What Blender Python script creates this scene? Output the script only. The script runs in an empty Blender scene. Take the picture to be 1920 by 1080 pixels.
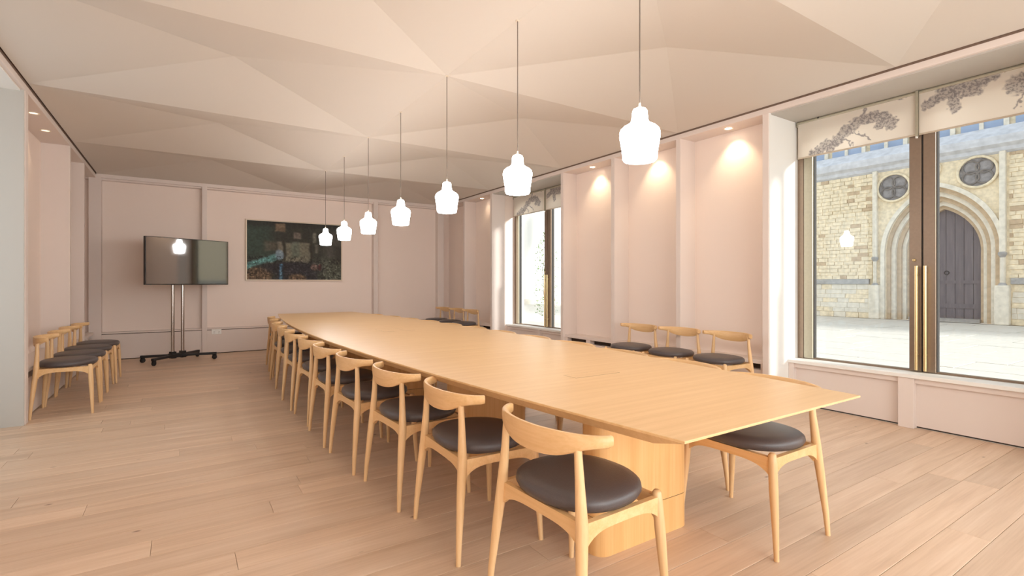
import bpy, math, random
from mathutils import Vector, Matrix
random.seed(7)
SC = bpy.context.scene
COL = SC.collection
PI = math.pi

# ------------------------------------------------------------------ camera
cam_d = bpy.data.cameras.new('camera'); cam = bpy.data.objects.new('camera', cam_d); COL.objects.link(cam)
cam.location = (0, 0, 1.2); cam.rotation_euler = (PI/2, 0, math.radians(-33.148))
cam_d.sensor_width = 36; cam_d.lens = 948.65/1920*36; cam_d.shift_y = -8.1/1920
cam_d.clip_start = 0.05; cam_d.clip_end = 300
SC.camera = cam

# ------------------------------------------------------------------ world, sun, daylight, exposure
w = bpy.data.worlds.new('sky'); SC.world = w; w.use_nodes = True
bg = w.node_tree.nodes['Background']; bg.inputs[0].default_value = (0.86, 0.93, 1.0, 1); bg.inputs[1].default_value = 1.05
sun_d = bpy.data.lights.new('sun', 'SUN'); sun = bpy.data.objects.new('sun', sun_d); COL.objects.link(sun)
sun_d.energy = 7.5; sun_d.angle = math.radians(7.0); sun_d.color = (1.0, 0.97, 0.92)
sun.rotation_euler = Vector((-1.0, 3.3, -0.755)).to_track_quat('-Z', 'Y').to_euler()
sun.location = (9, -20, 8)
def area(name, loc, direction, sx, sy, power, color):
    d = bpy.data.lights.new(name, 'AREA'); d.shape = 'RECTANGLE'; d.size = sx; d.size_y = sy; d.energy = power; d.color = color
    o = bpy.data.objects.new(name, d); COL.objects.link(o); o.location = loc
    o.rotation_euler = Vector(direction).to_track_quat('-Z', 'Z').to_euler()
    return o
# daylight coming in through the glazed end wall and the next window of the right wall behind the camera, and through the window niche on the left
area('daylight_end_window', (1.8, -2.85, 1.6), (0, 1, 0), 4.8, 2.2, 190, (0.95, 0.98, 1.0))
area('daylight_near_window', (5.62, -1.45, 1.65), (-1, 0, 0), 2.0, 2.3, 110, (0.95, 0.98, 1.0))
area('daylight_side_window', (-1.85, 4.81, 1.6), (1, 0, 0), 1.9, 2.1, 8, (0.95, 0.97, 1.0))
vs = SC.view_settings
vs.view_transform = 'Standard'; vs.look = 'None'; vs.gamma = 1; vs.exposure = 0.35; vs.use_curve_mapping = False
SC.cycles.use_denoising = True; SC.cycles.use_adaptive_sampling = True; SC.cycles.adaptive_threshold = .03
SC.cycles.max_bounces = 8; SC.cycles.diffuse_bounces = 5; SC.cycles.transparent_max_bounces = 16
SC.cycles.sample_clamp_indirect = 6

# ------------------------------------------------------------------ materials
def lin(r, g, b):
    f = lambda c: (c/255/12.92) if c/255 <= .04045 else ((c/255+.055)/1.055)**2.4
    return (f(r), f(g), f(b), 1)
MATS = {}
def newmat(name):
    m = bpy.data.materials.new(name); m.use_nodes = True; MATS[name] = m
    nt = m.node_tree; b = nt.nodes['Principled BSDF']
    return m, nt, b
def plain(name, col, rough=.5, metal=0, bump=0, bscale=60, var=0, spec=.5):
    m, nt, b = newmat(name)
    b.inputs['Base Color'].default_value = col; b.inputs['Roughness'].default_value = rough; b.inputs['Metallic'].default_value = metal
    b.inputs['Specular IOR Level'].default_value = spec
    if bump or var:
        geo = nt.nodes.new('ShaderNodeNewGeometry'); n = nt.nodes.new('ShaderNodeTexNoise'); n.inputs['Scale'].default_value = bscale; n.inputs['Detail'].default_value = 4
        nt.links.new(geo.outputs['Position'], n.inputs['Vector'])
        if bump:
            bp = nt.nodes.new('ShaderNodeBump'); bp.inputs['Strength'].default_value = bump; bp.inputs['Distance'].default_value = .01
            nt.links.new(n.outputs['Fac'], bp.inputs['Height']); nt.links.new(bp.outputs['Normal'], b.inputs['Normal'])
        if var:
            r = nt.nodes.new('ShaderNodeValToRGB'); r.color_ramp.elements[0].position = .3; r.color_ramp.elements[1].position = .7
            r.color_ramp.elements[0].color = tuple(c*(1-var) for c in col[:3])+(1,); r.color_ramp.elements[1].color = tuple(min(1, c*(1+var*.6)) for c in col[:3])+(1,)
            nt.links.new(n.outputs['Fac'], r.inputs[0]); nt.links.new(r.outputs[0], b.inputs['Base Color'])
    return m
def emis(name, col, s):
    m, nt, b = newmat(name)
    b.inputs['Base Color'].default_value = (.8, .8, .8, 1); b.inputs['Emission Color'].default_value = col; b.inputs['Emission Strength'].default_value = s
    return m
def wood(name, c_dark, c_mid, c_light, axis=0, rough=.42, coord='world', stretch=14, knots=False, rnd=.12, scale=1.0):
    """wood grain running along an axis; tone varies from piece to piece"""
    m, nt, b = newmat(name); N = nt.nodes; L = nt.links
    if coord == 'world':
        src = N.new('ShaderNodeNewGeometry').outputs['Position']
    else:
        src = N.new('ShaderNodeTexCoord').outputs['Object']
    oi = N.new('ShaderNodeObjectInfo')
    off = N.new('ShaderNodeVectorMath'); off.operation = 'SCALE'; off.inputs[0].default_value = (17.3, 9.1, 5.7)
    L.new(oi.outputs['Random'], off.inputs['Scale'])
    add = N.new('ShaderNodeVectorMath'); add.operation = 'ADD'; L.new(src, add.inputs[0]); L.new(off.outputs[0], add.inputs[1])
    mp = N.new('ShaderNodeMapping'); s = [stretch*scale]*3; s[axis] = 1.1*scale; mp.inputs['Scale'].default_value = s
    L.new(add.outputs[0], mp.inputs['Vector'])
    n1 = N.new('ShaderNodeTexNoise'); n1.inputs['Scale'].default_value = 1.0; n1.inputs['Detail'].default_value = 6; n1.inputs['Roughness'].default_value = .6; n1.inputs['Distortion'].default_value = .4
    L.new(mp.outputs[0], n1.inputs['Vector'])
    mp2 = N.new('ShaderNodeMapping'); s2 = [stretch*6*scale]*3; s2[axis] = 2.5*scale; mp2.inputs['Scale'].default_value = s2
    L.new(add.outputs[0], mp2.inputs['Vector'])
    n2 = N.new('ShaderNodeTexNoise'); n2.inputs['Scale'].default_value = 1.0; n2.inputs['Detail'].default_value = 3; L.new(mp2.outputs[0], n2.inputs['Vector'])
    mx = N.new('ShaderNodeMix'); mx.data_type = 'FLOAT'; mx.inputs[0].default_value = .3; L.new(n1.outputs['Fac'], mx.inputs[2]); L.new(n2.outputs['Fac'], mx.inputs[3])
    ramp = N.new('ShaderNodeValToRGB'); e = ramp.color_ramp.elements
    e[0].position = .30; e[0].color = c_dark; e[1].position = .70; e[1].color = c_light
    e2 = ramp.color_ramp.elements.new(.5); e2.color = c_mid
    L.new(mx.outputs[0], ramp.inputs[0])
    hsv = N.new('ShaderNodeHueSaturation')
    mr = N.new('ShaderNodeMapRange'); mr.inputs['To Min'].default_value = 1-rnd; mr.inputs['To Max'].default_value = 1+rnd
    L.new(oi.outputs['Random'], mr.inputs['Value']); L.new(mr.outputs[0], hsv.inputs['Value']); L.new(ramp.outputs[0], hsv.inputs['Color'])
    col = hsv.outputs[0]
    if knots:
        mk = N.new('ShaderNodeMapping'); mk.inputs['Scale'].default_value = (1.6, 3.2, 1); L.new(add.outputs[0], mk.inputs['Vector'])
        v = N.new('ShaderNodeTexVoronoi'); v.inputs['Scale'].default_value = 1.6; L.new(mk.outputs[0], v.inputs['Vector'])
        kr = N.new('ShaderNodeValToRGB'); kr.color_ramp.elements[0].position = .012; kr.color_ramp.elements[0].color = (1, 1, 1, 1); kr.color_ramp.elements[1].position = .06; kr.color_ramp.elements[1].color = (0, 0, 0, 1)
        L.new(v.outputs['Distance'], kr.inputs[0])
        mk2 = N.new('ShaderNodeMix'); mk2.data_type = 'RGBA'; mk2.inputs[7].default_value = lin(112, 78, 56); L.new(kr.outputs[0], mk2.inputs[0]); L.new(col, mk2.inputs[6])
        col = mk2.outputs[2]
    L.new(col, b.inputs['Base Color'])
    b.inputs['Roughness'].default_value = rough
    bp = N.new('ShaderNodeBump'); bp.inputs['Strength'].default_value = .06; bp.inputs['Distance'].default_value = .002
    L.new(mx.outputs[0], bp.inputs['Height']); L.new(bp.outputs[0], b.inputs['Normal'])
    return m
def attr_mat(name, rough=.8, noise=0, nscale=100, transl=0):
    m, nt, b = newmat(name); N = nt.nodes; L = nt.links
    a = N.new('ShaderNodeVertexColor'); a.layer_name = 'Col'
    col = a.outputs['Color']
    if noise:
        g = N.new('ShaderNodeTexCoord'); n = N.new('ShaderNodeTexNoise'); n.inputs['Scale'].default_value = nscale; n.inputs['Detail'].default_value = 5
        L.new(g.outputs['Object'], n.inputs['Vector'])
        mr = N.new('ShaderNodeMapRange'); mr.inputs['To Min'].default_value = 1-noise; mr.inputs['To Max'].default_value = 1+noise; mr.inputs['From Min'].default_value = .3; mr.inputs['From Max'].default_value = .7
        L.new(n.outputs['Fac'], mr.inputs['Value'])
        h = N.new('ShaderNodeHueSaturation'); L.new(col, h.inputs['Color']); L.new(mr.outputs[0], h.inputs['Value']); col = h.outputs[0]
    L.new(col, b.inputs['Base Color']); b.inputs['Roughness'].default_value = rough
    if transl:
        t = N.new('ShaderNodeBsdfTranslucent'); L.new(col, t.inputs['Color'])
        mx = N.new('ShaderNodeMixShader'); mx.inputs[0].default_value = transl
        out = N['Material Output']; L.new(b.outputs[0], mx.inputs[1]); L.new(t.outputs[0], mx.inputs[2]); L.new(mx.outputs[0], out.inputs[0])
    return m
def glassmat(name, tint=(.97, .985, .98, 1)):
    m, nt, b = newmat(name); N = nt.nodes; L = nt.links; N.remove(b)
    t = N.new('ShaderNodeBsdfTransparent'); t.inputs[0].default_value = tint
    g = N.new('ShaderNodeBsdfGlossy'); g.inputs['Roughness'].default_value = .01
    f = N.new('ShaderNodeFresnel'); g2 = N.new('ShaderNodeNewGeometry')
    mr = N.new('ShaderNodeMapRange'); mr.inputs['To Min'].default_value = 1.45; mr.inputs['To Max'].default_value = 1/1.45   # same thin-pane reflection from both faces
    L.new(g2.outputs['Backfacing'], mr.inputs['Value']); L.new(mr.outputs[0], f.inputs['IOR'])
    mx = N.new('ShaderNodeMixShader'); L.new(f.outputs[0], mx.inputs[0]); L.new(t.outputs[0], mx.inputs[1]); L.new(g.outputs[0], mx.inputs[2])
    L.new(mx.outputs[0], N['Material Output'].inputs[0])
    return m

PINK = plain('pink_wall_paint', lin(240, 224, 214), .75, bump=.02, bscale=220)
PINKW = plain('pale_pink_woodwork_paint', lin(226, 213, 206), .6, bump=.01, bscale=200)
CEIL = plain('ceiling_paint', lin(211, 203, 194), .8, bump=.015, bscale=250)
WHITE = plain('white_paint', lin(236, 234, 230), .6, bump=.01, bscale=200)
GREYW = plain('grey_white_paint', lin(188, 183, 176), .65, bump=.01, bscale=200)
GAPM = plain('dark_joint_and_gap_shade', lin(70, 55, 45), .9, var=.2, bscale=30)  # dark joints; also shade painted into kick gaps, vents and slots
GAPB = plain('brown_gap_shade_paint', lin(124, 102, 88), .9, var=.1, bscale=30)  # brown that paints in the shade of the gap along the ceiling edge
BRONZE = plain('bronze_anodised_metal', lin(140, 122, 106), .38, .55, var=.06, bscale=40)
BRONZE_L = plain('light_bronze_metal', lin(172, 166, 148), .4, .4, var=.05, bscale=40)
RUBBER = plain('black_rubber_gasket', lin(40, 36, 34), .7, var=.2, bscale=40)
BRASS = plain('satin_brass', lin(222, 198, 150), .3, .9, var=.05, bscale=60)
FLOORM = wood('oak_floor', lin(196, 165, 138), lin(213, 184, 158), lin(224, 198, 175), 0, .42, 'world', 16, knots=True, rnd=.085)
TABLEM = wood('oak_tabletop', lin(214, 174, 122), lin(222, 183, 133), lin(229, 193, 146), 0, .36, 'world', 26, rnd=.0)
PEDM = wood('oak_pedestal', lin(216, 164, 102), lin(228, 178, 117), lin(236, 190, 132), 2, .45, 'world', 26, rnd=.02)
CHAIRM = wood('oak_chair', lin(212, 168, 114), lin(224, 182, 130), lin(234, 196, 148), 1, .4, 'object', 22, rnd=.05)
LEGM = wood('oak_chair_leg', lin(212, 170, 120), lin(224, 184, 136), lin(234, 198, 152), 2, .4, 'object', 22, rnd=.05)
LEATHER = plain('dark_leather', lin(82, 74, 74), .38, bump=.12, bscale=260, var=.08)
OPAL = emis('opal_glass_lit', (1.0, .98, .95, 1), 24.0)
CORD = plain('grey_cord', lin(120, 108, 98), .7, var=.1, bscale=90)
CAPM = plain('lamp_cap_metal', lin(238, 226, 208), .35, .3, var=.04, bscale=90)
LAMPW = emis('downlight_glow', (1.0, .86, .66, 1), 22)
LAMPD = emis('dim_downlight_glow', (1.0, .86, .66, 1), 1.2)
CHROME = plain('brushed_steel', lin(190, 182, 176), .22, 1.0, var=.05, bscale=50)
BLACK = plain('black_powder_coat', lin(32, 30, 31), .45, var=.15, bscale=60)
SCREEN = plain('glossy_black_screen', lin(16, 16, 15), .05, var=.02, bscale=5, spec=.5); SCREEN.node_tree.nodes['Principled BSDF'].inputs['IOR'].default_value = 3.2
PLASTW = plain('white_plastic', lin(240, 238, 234), .35, var=.02, bscale=40)
GLASS = glassmat('window_glass')
STONE = plain('honey_limestone', lin(236, 220, 190), .9, bump=.6, bscale=9, var=.2)
STONE2 = plain('buff_limestone', lin(198, 174, 144), .9, bump=.6, bscale=7, var=.18)
STONEW = plain('pale_limestone', lin(228, 220, 204), .9, bump=.5, bscale=8, var=.14)
STONEG = plain('grey_weathered_stone', lin(168, 166, 164), .9, bump=.5, bscale=8, var=.2)
STONEG2 = plain('deep_grey_stone', lin(150, 146, 146), .9, bump=.6, bscale=8, var=.25)
STONEC = plain('cool_grey_cornice_stone', lin(206, 208, 214), .9, bump=.9, bscale=5, var=.18)
STONED = plain('dark_weathered_stone', lin(128, 122, 118), .9, bump=.6, bscale=8, var=.25)
DOORM = wood('grey_oak_door', lin(96, 90, 96), lin(108, 101, 106), lin(122, 115, 118), 2, .7, 'world', 12, rnd=.06)
PAVE = plain('pale_paving_stone', lin(208, 203, 194), .85, bump=.2, bscale=5, var=.07)
SLATE = plain('blue_grey_window_lead', lin(150, 168, 196), .35, var=.1, bscale=3)
RENDERW = plain('white_render', lin(240, 238, 232), .9, bump=.1, bscale=12, var=.02)
LEAF = plain('pale_green_leaf', lin(104, 134, 80), .6, var=.3, bscale=6)
BARK = plain('grey_bark', lin(120, 104, 88), .9, bump=.4, bscale=20, var=.2)
EARTH = plain('outer_masonry', lin(200, 190, 172), .9, bump=.3, bscale=8, var=.1)

# ------------------------------------------------------------------ mesh helpers
class MB:
    def __init__(s): s.v = []; s.f = []
    def add(s, vs_, fs): 
        o = len(s.v); s.v.extend([tuple(q) for q in vs_]); s.f.extend([tuple(i+o for i in f) for f in fs]); return s
    def box(s, x0, x1, y0, y1, z0, z1):
        return s.add([(x0,y0,z0),(x1,y0,z0),(x1,y1,z0),(x0,y1,z0),(x0,y0,z1),(x1,y0,z1),(x1,y1,z1),(x0,y1,z1)],
            [(3,2,1,0),(4,5,6,7),(0,1,5,4),(1,2,6,5),(2,3,7,6),(3,0,4,7)])
    def prism(s, pts, z0, z1, pts_top=None):
        """pts: ccw xy outline"""
        n = len(pts); t = pts_top or pts
        vs_ = [(x, y, z0) for x, y in pts]+[(x, y, z1) for x, y in t]
        fs = [tuple(range(n-1, -1, -1)), tuple(range(n, 2*n))]+[(i, (i+1) % n, n+(i+1) % n, n+i) for i in range(n)]
        return s.add(vs_, fs)
    def tube(s, path, radii, n=10, cap=True, up=None):
        path = [Vector(q) for q in path]; rings = []
        prev = None
        for i, q in enumerate(path):
            t = (path[min(i+1, len(path)-1)]-path[max(i-1, 0)]).normalized()
            ref = Vector((0, 0, 1)) if abs(t.z) < .9 else Vector((1, 0, 0))
            if prev is not None: ref = prev
            a = (ref-t*ref.dot(t)).normalized(); b = t.cross(a); prev = a
            r = radii[i] if isinstance(radii, (list, tuple)) else radii
            rings.append([q+a*(r*math.cos(2*PI*k/n))+b*(r*math.sin(2*PI*k/n)) for k in range(n)])
        vs_ = [q for r in rings for q in r]; m = len(rings)
        fs = [(i*n+k, i*n+(k+1) % n, (i+1)*n+(k+1) % n, (i+1)*n+k) for i in range(m-1) for k in range(n)]
        if cap: fs += [tuple(range(n-1, -1, -1)), tuple((m-1)*n+k for k in range(n))]
        return s.add(vs_, fs)
    def lathe(s, prof, cx=0, cy=0, n=28, close=True):
        vs_ = []; fs = []; m = len(prof)
        for r, z in prof:
            for k in range(n): vs_.append((cx+r*math.cos(2*PI*k/n), cy+r*math.sin(2*PI*k/n), z))
        for i in range(m-1):
            for k in range(n): fs.append((i*n+k, i*n+(k+1) % n, (i+1)*n+(k+1) % n, (i+1)*n+k))
        if close: fs += [tuple(range(n-1, -1, -1)), tuple((m-1)*n+k for k in range(n))]
        return s.add(vs_, fs)
    def mesh(s, name, mat, smooth=False):
        me = bpy.data.meshes.new(name); me.from_pydata(s.v, [], s.f); me.update()
        import bmesh
        bm = bmesh.new(); bm.from_mesh(me); bmesh.ops.recalc_face_normals(bm, faces=bm.faces); bm.to_mesh(me); bm.free()
        if smooth:
            me.polygons.foreach_set('use_smooth', [True]*len(me.polygons))
            try: me.set_sharp_from_angle(angle=math.radians(smooth if smooth is not True else 50))
            except Exception: pass
        me.materials.append(mat)
        return me
    def build(s, name, mat, parent=None, smooth=False, bevel=0):
        o = bpy.data.objects.new(name, s.mesh(name, mat, smooth)); COL.objects.link(o)
        if parent: o.parent = parent
        if bevel:
            md = o.modifiers.new('bevel', 'BEVEL'); md.width = bevel; md.segments = 2; md.limit_method = 'ANGLE'; md.angle_limit = math.radians(40)
        return o
def bx(*a): return MB().box(*a)
def tag(o, label=None, cat=None, group=None, kind=None):
    if label: o['label'] = label
    if cat: o['category'] = cat
    if group: o['group'] = group
    if kind: o['kind'] = kind
    return o
def empty(name, loc=(0, 0, 0), rz=0):
    o = bpy.data.objects.new(name, None); COL.objects.link(o); o.location = loc; o.rotation_euler = (0, 0, rz); o.empty_display_size = .1
    return o
def inst(name, me, parent, loc=(0, 0, 0), scale=None, rot=None):
    o = bpy.data.objects.new(name, me); COL.objects.link(o); o.parent = parent; o.location = loc
    if scale: o.scale = scale
    if rot: o.rotation_euler = rot
    return o
KIDS = {}
def copy_tree(o, parent=None):
    c = o.copy(); COL.objects.link(c); c.parent = parent
    for ch in list(o.children):
        copy_tree(ch, c)
    return c
def structure(o, label):
    return tag(o, label, None, None, 'structure')

M = 1.043                                   # the room's bay module
Y0 = 1.68
XL, XR = -1.11, 4.72                        # front planes of the panelled side walls
ZC, ZS = 2.904, 2.84                        # ceiling edge, soffit of the bays
YB = 10.07                                  # front plane of the end wall
YF = -2.6
TX = 1.822                                  # centre line of ceiling, pendants and table

# ------------------------------------------------------------------ floor
fl = bx(-2.2, 5.12, YF-.3, YB+.35, -.12, -.022).build('floor', plain('subfloor', lin(150, 112, 84), .8, var=.1, bscale=20))
structure(fl, 'wide pale oak plank floor running across the room')
PW = .1655
def plank_mesh():
    b = .0011
    m = MB()
    m.prism([(0, b), (1, b), (1, PW-b), (0, PW-b)], -.02, -.0009)
    m.prism([(0, b), (1, b), (1, PW-b), (0, PW-b)], -.0009, 0, [(0.0006, b+.0014), (.9994, b+.0014), (.9994, PW-b-.0014), (.0006, PW-b-.0014)])
    me = m.mesh('plank', FLOORM); return me
pme = plank_mesh()
y = .916-PW*9; row = 0
rest = MB()
while y < YB+.02:
    x = -1.66 if (y > 3.6 and y < 5.9) else -1.40
    xe = 5.13
    first = True
    while x < xe-.001:
        ln = random.uniform(1.5, 2.5) if not first else random.uniform(.5, 2.2)
        first = False
        if xe-(x+ln) < .45: ln = xe-x
        inst('plank', pme, fl, (x, y, 0), (ln-.0015, 1, 1))
        x += ln
    y += PW; row += 1
y = .916-PW*9-PW
while y > YF-.1:                            # boards behind the camera
    x = -1.40
    while x < 5.12:
        ln = min(random.uniform(1.5, 2.4), 5.13-x)
        rest.box(x, x+ln-.0015, y+.0011, y+PW-.0011, -.02, 0); x += ln
    y -= PW
tag(rest.build('plank_field', FLOORM, fl), 'oak planks behind the viewpoint', kind='stuff')

# ------------------------------------------------------------------ ceiling of folded triangular panels
ce = bx(-2.2, 5.5, YF-.3, YB+.35, 3.26, 3.4).build('ceiling', CEIL)
structure(ce, 'folded ceiling of shallow pyramids painted pale pink')
ZA = 3.10
xs = [XL+.018, TX, XR-.018]
ys = [Y0+2*M*k for k in range(-2, 4)]+[YB+.0]
ys[0] = YF
for i in range(2):
    for j in range(len(ys)-1):
        a, b, c, d = (xs[i], ys[j]), (xs[i+1], ys[j]), (xs[i+1], ys[j+1]), (xs[i], ys[j+1])
        q = ((a[0]+b[0])/2, (a[1]+d[1])/2)
        for p0, p1 in ((a, b), (b, c), (c, d), (d, a)):
            m = MB(); t = .03
            vv = [(p0[0], p0[1], ZC), (p1[0], p1[1], ZC), (q[0], q[1], ZA)]
            m.add(vv+[(x, y_, z+t) for x, y_, z in vv], [(2, 1, 0), (3, 4, 5), (0, 1, 4, 3), (1, 2, 5, 4), (2, 0, 3, 5)])
            m.build('ceiling_panel', CEIL, ce)

# ------------------------------------------------------------------ right wall
wr = empty('wall_right', (0, 0, 0)); structure(wr, 'pink panelled wall with fins and window niches on the right')
def part(name, mat, parent, *boxes, bevel=0, smooth=False, label=None):
    m = MB()
    for b_ in boxes: m.box(*b_)
    o = m.build(name, mat, parent, smooth, bevel)
    if label: o['label'] = label
    return o
part('bulkhead', PINKW, wr, (XR, 5.5, YF-.3, YB+.3, ZS, 3.3), bevel=.004)
part('painted_gap_shade', GAPB, wr, (XR-.005, XR+.01, YF-.2, YB, 2.891, 2.99))  # dark strip on the bulkhead, coloured as the shade of the ceiling gap
XB = 4.98
FT = .031
def ledge_bay(y0, y1, right=True, par=None, spacers=1):
    """low plinth with a vent slot under its ledge, filling one bay"""
    s = 1 if right else -1
    f0, f1 = (XR, XB) if right else (XL, XL-.26)
    def bb(xa, xb, ya, yb, za, zb): return (min(f0+s*xa, f0+s*xb), max(f0+s*xa, f0+s*xb), ya, yb, za, zb)
    part('plinth_panel', PINKW, par, bb(.045, .255, y0, y1, .012, .352), bevel=.003)
    part('plinth_kick', GAPM, par, bb(.06, .25, y0, y1, 0, .012))
    part('plinth_ledge', PINKW, par, bb(.03, .26, y0, y1, .412, .45), bevel=.003)
    part('vent_back', GAPM, par, bb(.12, .26, y0, y1, .352, .412))
    n = spacers
    for k in range(n+2):
        yy = y0+(y1-y0)*k/(n+1)
        a, b = max(y0, yy-.045), min(y1, yy+.045)
        part('vent_spacer', PINKW, par, bb(.045, .13, a, b, .352, .412))
fins_r = [2.752, Y0+2*M+.012, Y0+3*M+.01, 5.872, 7.925, Y0+7*M-.0]
for yf in fins_r:
    part('wall_fin', PINKW, wr, (XR, XB+.02, yf-FT, yf+FT, 0, ZS+.001), bevel=.003)
def blank(y0, y1, spacers=1):
    part('bay_panel', PINK, wr, (XB, 5.45, y0, y1, 0, ZS+.001))
    ledge_bay(y0+FT, y1-FT, True, wr, spacers)
for a, b in ((fins_r[0], fins_r[1]), (fins_r[1], fins_r[2]), (fins_r[2], fins_r[3]), (fins_r[4], fins_r[5]), (fins_r[5], YB+.26)):
    blank(a, b)
part('bay_panel', PINK, wr, (4.74, 5.45, -.395, .605, 0, ZS+.001)); part('bay_panel', PINK, wr, (4.74, 5.45, YF-.3, -2.503, 0, ZS+.001))

def window(name, label, yc, par_wall):
    """two bronze casements in a deep white niche with a low panelled apron"""
    W = empty(name, (5.24, yc, 0)); structure(W, label)
    hw = 1.041; X = 5.24
    def P(nm, mat, *bs, bevel=0, parent=None, label=None):
        return part(nm, mat, parent or W, *[(a-X, b-X, c, d, e, f) for a, b, c, d, e, f in bs], bevel=bevel, label=label)
    # white niche lining
    P('niche_lining', WHITE, (XR+.004, 5.40, hw-.006, hw+.012, 0.01, ZS), label='white painted reveal of the window niche')
    P('niche_lining', WHITE, (XR+.004, 5.40, -hw-.012, -hw+.006, 0.01, ZS), label='white painted reveal of the window niche')
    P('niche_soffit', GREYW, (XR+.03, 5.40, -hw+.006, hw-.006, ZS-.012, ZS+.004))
    P('apron_panel', PINKW, (5.12, 5.40, -hw+.006, hw-.006, .014, .418))
    P('apron_kick', GAPM, (5.14, 5.40, -hw+.006, hw-.006, 0, .014))  # dark base colours in the shade under the apron
    P('apron_stile', PINKW, (5.062, 5.13, .005, .115, .0, .418), bevel=.003)
    P('apron_stile', PINKW, (5.062, 5.13, hw-.055, hw-.006, .0, .418), bevel=.003)
    P('apron_stile', PINKW, (5.062, 5.13, -hw+.006, -hw+.055, .0, .418), bevel=.003)
    P('apron_rail', PINKW, (5.085, 5.13, -hw+.055, .005, .372, .418), bevel=.002)
    P('apron_rail', PINKW, (5.085, 5.13, .115, hw-.055, .372, .418), bevel=.002)
    P('window_sill', WHITE, (5.045, 5.42, -hw+.006, hw-.006, .418, .45), bevel=.004)
    # outer frame
    zt = ZS-.012
    P('frame_jamb', BRONZE, (5.235, 5.34, hw-.065, hw-.006, .45, zt), bevel=.003)
    P('frame_jamb', BRONZE, (5.235, 5.34, -hw+.006, -hw+.065, .45, zt), bevel=.003)
    P('frame_head', BRONZE, (5.235, 5.34, -hw+.065, hw-.065, zt-.07, zt), bevel=.003)
    P('frame_sill', BRONZE, (5.25, 5.34, -hw+.065, hw-.065, .45, .458))
    P('gasket', RUBBER, (5.25, 5.33, hw-.069, hw-.065, .458, zt-.07))
    P('gasket', RUBBER, (5.25, 5.33, -hw+.065, -hw+.069, .458, zt-.07))
    for s in (1, -1):
        ya, yb = (.006, hw-.07) if s > 0 else (-hw+.07, -.006)
        C = empty('casement'); C.parent = W
        out, inn = ((yb-.085, yb), (ya, ya+.085)) if s > 0 else ((ya, ya+.085), (yb-.085, yb))
        P('stile', BRONZE_L, (5.228, 5.31, out[0], out[1], .458, zt-.07), bevel=.004, parent=C)
        P('stile', BRONZE, (5.228, 5.31, inn[0], inn[1], .458, zt-.07), bevel=.004, parent=C)
        P('bottom_rail', BRONZE, (5.25, 5.30, ya+.085, yb-.085, .458, .466), parent=C)
        P('top_rail', BRONZE, (5.228, 5.31, ya+.085, yb-.085, zt-.15, zt-.07), bevel=.004, parent=C)
        g = .0055
        P('pane_gasket', RUBBER, (5.245, 5.295, ya+.085, ya+.085+g, .466, zt-.15), (5.245, 5.295, yb-.085-g, yb-.085, .466, zt-.15), parent=C)
        P('pane', GLASS, (5.268, 5.276, ya+.085, yb-.085, .466, zt-.15), parent=C)
        # brass pull bar on the meeting stile
        hy = .030*s
        h = MB(); h.tube([(5.19-X, hy, .47), (5.19-X, hy, 1.35)], .0115, 10)
        h.tube([(5.19-X, hy, .60), (5.235-X, hy, .60)], .006, 8); h.tube([(5.19-X, hy, 1.28), (5.235-X, hy, 1.28)], .006, 8)
        h.build('pull_handle', BRASS, C, True)
    k = MB(); k.lathe([(.012, 0), (.012, .012), (.008, .016)], n=14)
    ko = k.build('latch_knob', BRASS, W, True); ko.rotation_euler = (0, -PI/2, 0); ko.location = (-.012, .055, 1.40)
    P('meeting_gasket', RUBBER, (5.236, 5.3, -.006, .006, .458, zt-.07))
    return W
win1 = window('window_1', 'tall bronze-framed double window onto the courtyard doorway, nearest on the right', Y0, wr)
win2 = window('window_2', 'far bronze-framed double window on the right wall between pink bays', Y0+5*M, wr)
win5 = window('window_5', 'bronze-framed double window of the right wall beside the viewpoint, out of the picture', Y0-3*M, wr)
for yc in (Y0, Y0+5*M):                      # masonry above and beside the openings
    part('niche_cheek', EARTH, wr, (XB+.02, 5.45, yc-M-.012-.03, yc-M-.012, 0, ZS), (XB+.02, 5.45, yc+M+.012, yc+M+.04, 0, ZS))
part('outer_apron', EARTH, wr, (5.40, 5.46, YF-.3, YB+.3, -.3, .41))

# ------------------------------------------------------------------ left wall
wl = empty('wall_left'); structure(wl, 'pink panelled wall with recessed bays on the left')
part('bulkhead', PINKW, wl, (-2.2, XL, YF-.3, YB+.3, ZS, 3.3), bevel=.004)
part('painted_gap_shade', GAPB, wl, (XL-.01, XL+.005, YF-.2, YB, 2.894, 2.99))  # same strip on the left: gap shade put in as colour
LBX = XL-.26
for y0_, y1_ in ((5.852, 5.952), (7.91, 7.972), (8.95, 9.012)):
    part('wall_fin', PINKW, wl, (LBX-.02, XL, y0_, y1_, 0, ZS+.001), bevel=.003)
for a, b in ((5.952, 7.91), (7.972, 8.95), (9.012, YB+.26)):
    part('bay_panel', PINK, wl, (-2.1, LBX, a-.02, b+.02, 0, ZS+.001))
    ledge_bay(a, b, False, wl, 1)
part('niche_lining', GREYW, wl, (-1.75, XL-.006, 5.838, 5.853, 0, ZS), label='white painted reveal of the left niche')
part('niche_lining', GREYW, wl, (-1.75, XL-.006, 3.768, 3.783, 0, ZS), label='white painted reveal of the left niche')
part('niche_cheek', EARTH, wl, (-2.1, LBX, 5.853, 5.96, 0, ZS))
part('niche_soffit', WHITE, wl, (-1.75, XL-.03, 3.783, 5.838, ZS-.012, ZS+.002))
part('bay_panel', PINK, wl, (-2.1, XL-.02, YF-.3, 3.768, 0, ZS+.001))
w3 = empty('window_3', (-1.68, 4.81, 0)); structure(w3, 'glazed opening in the left niche')
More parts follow.
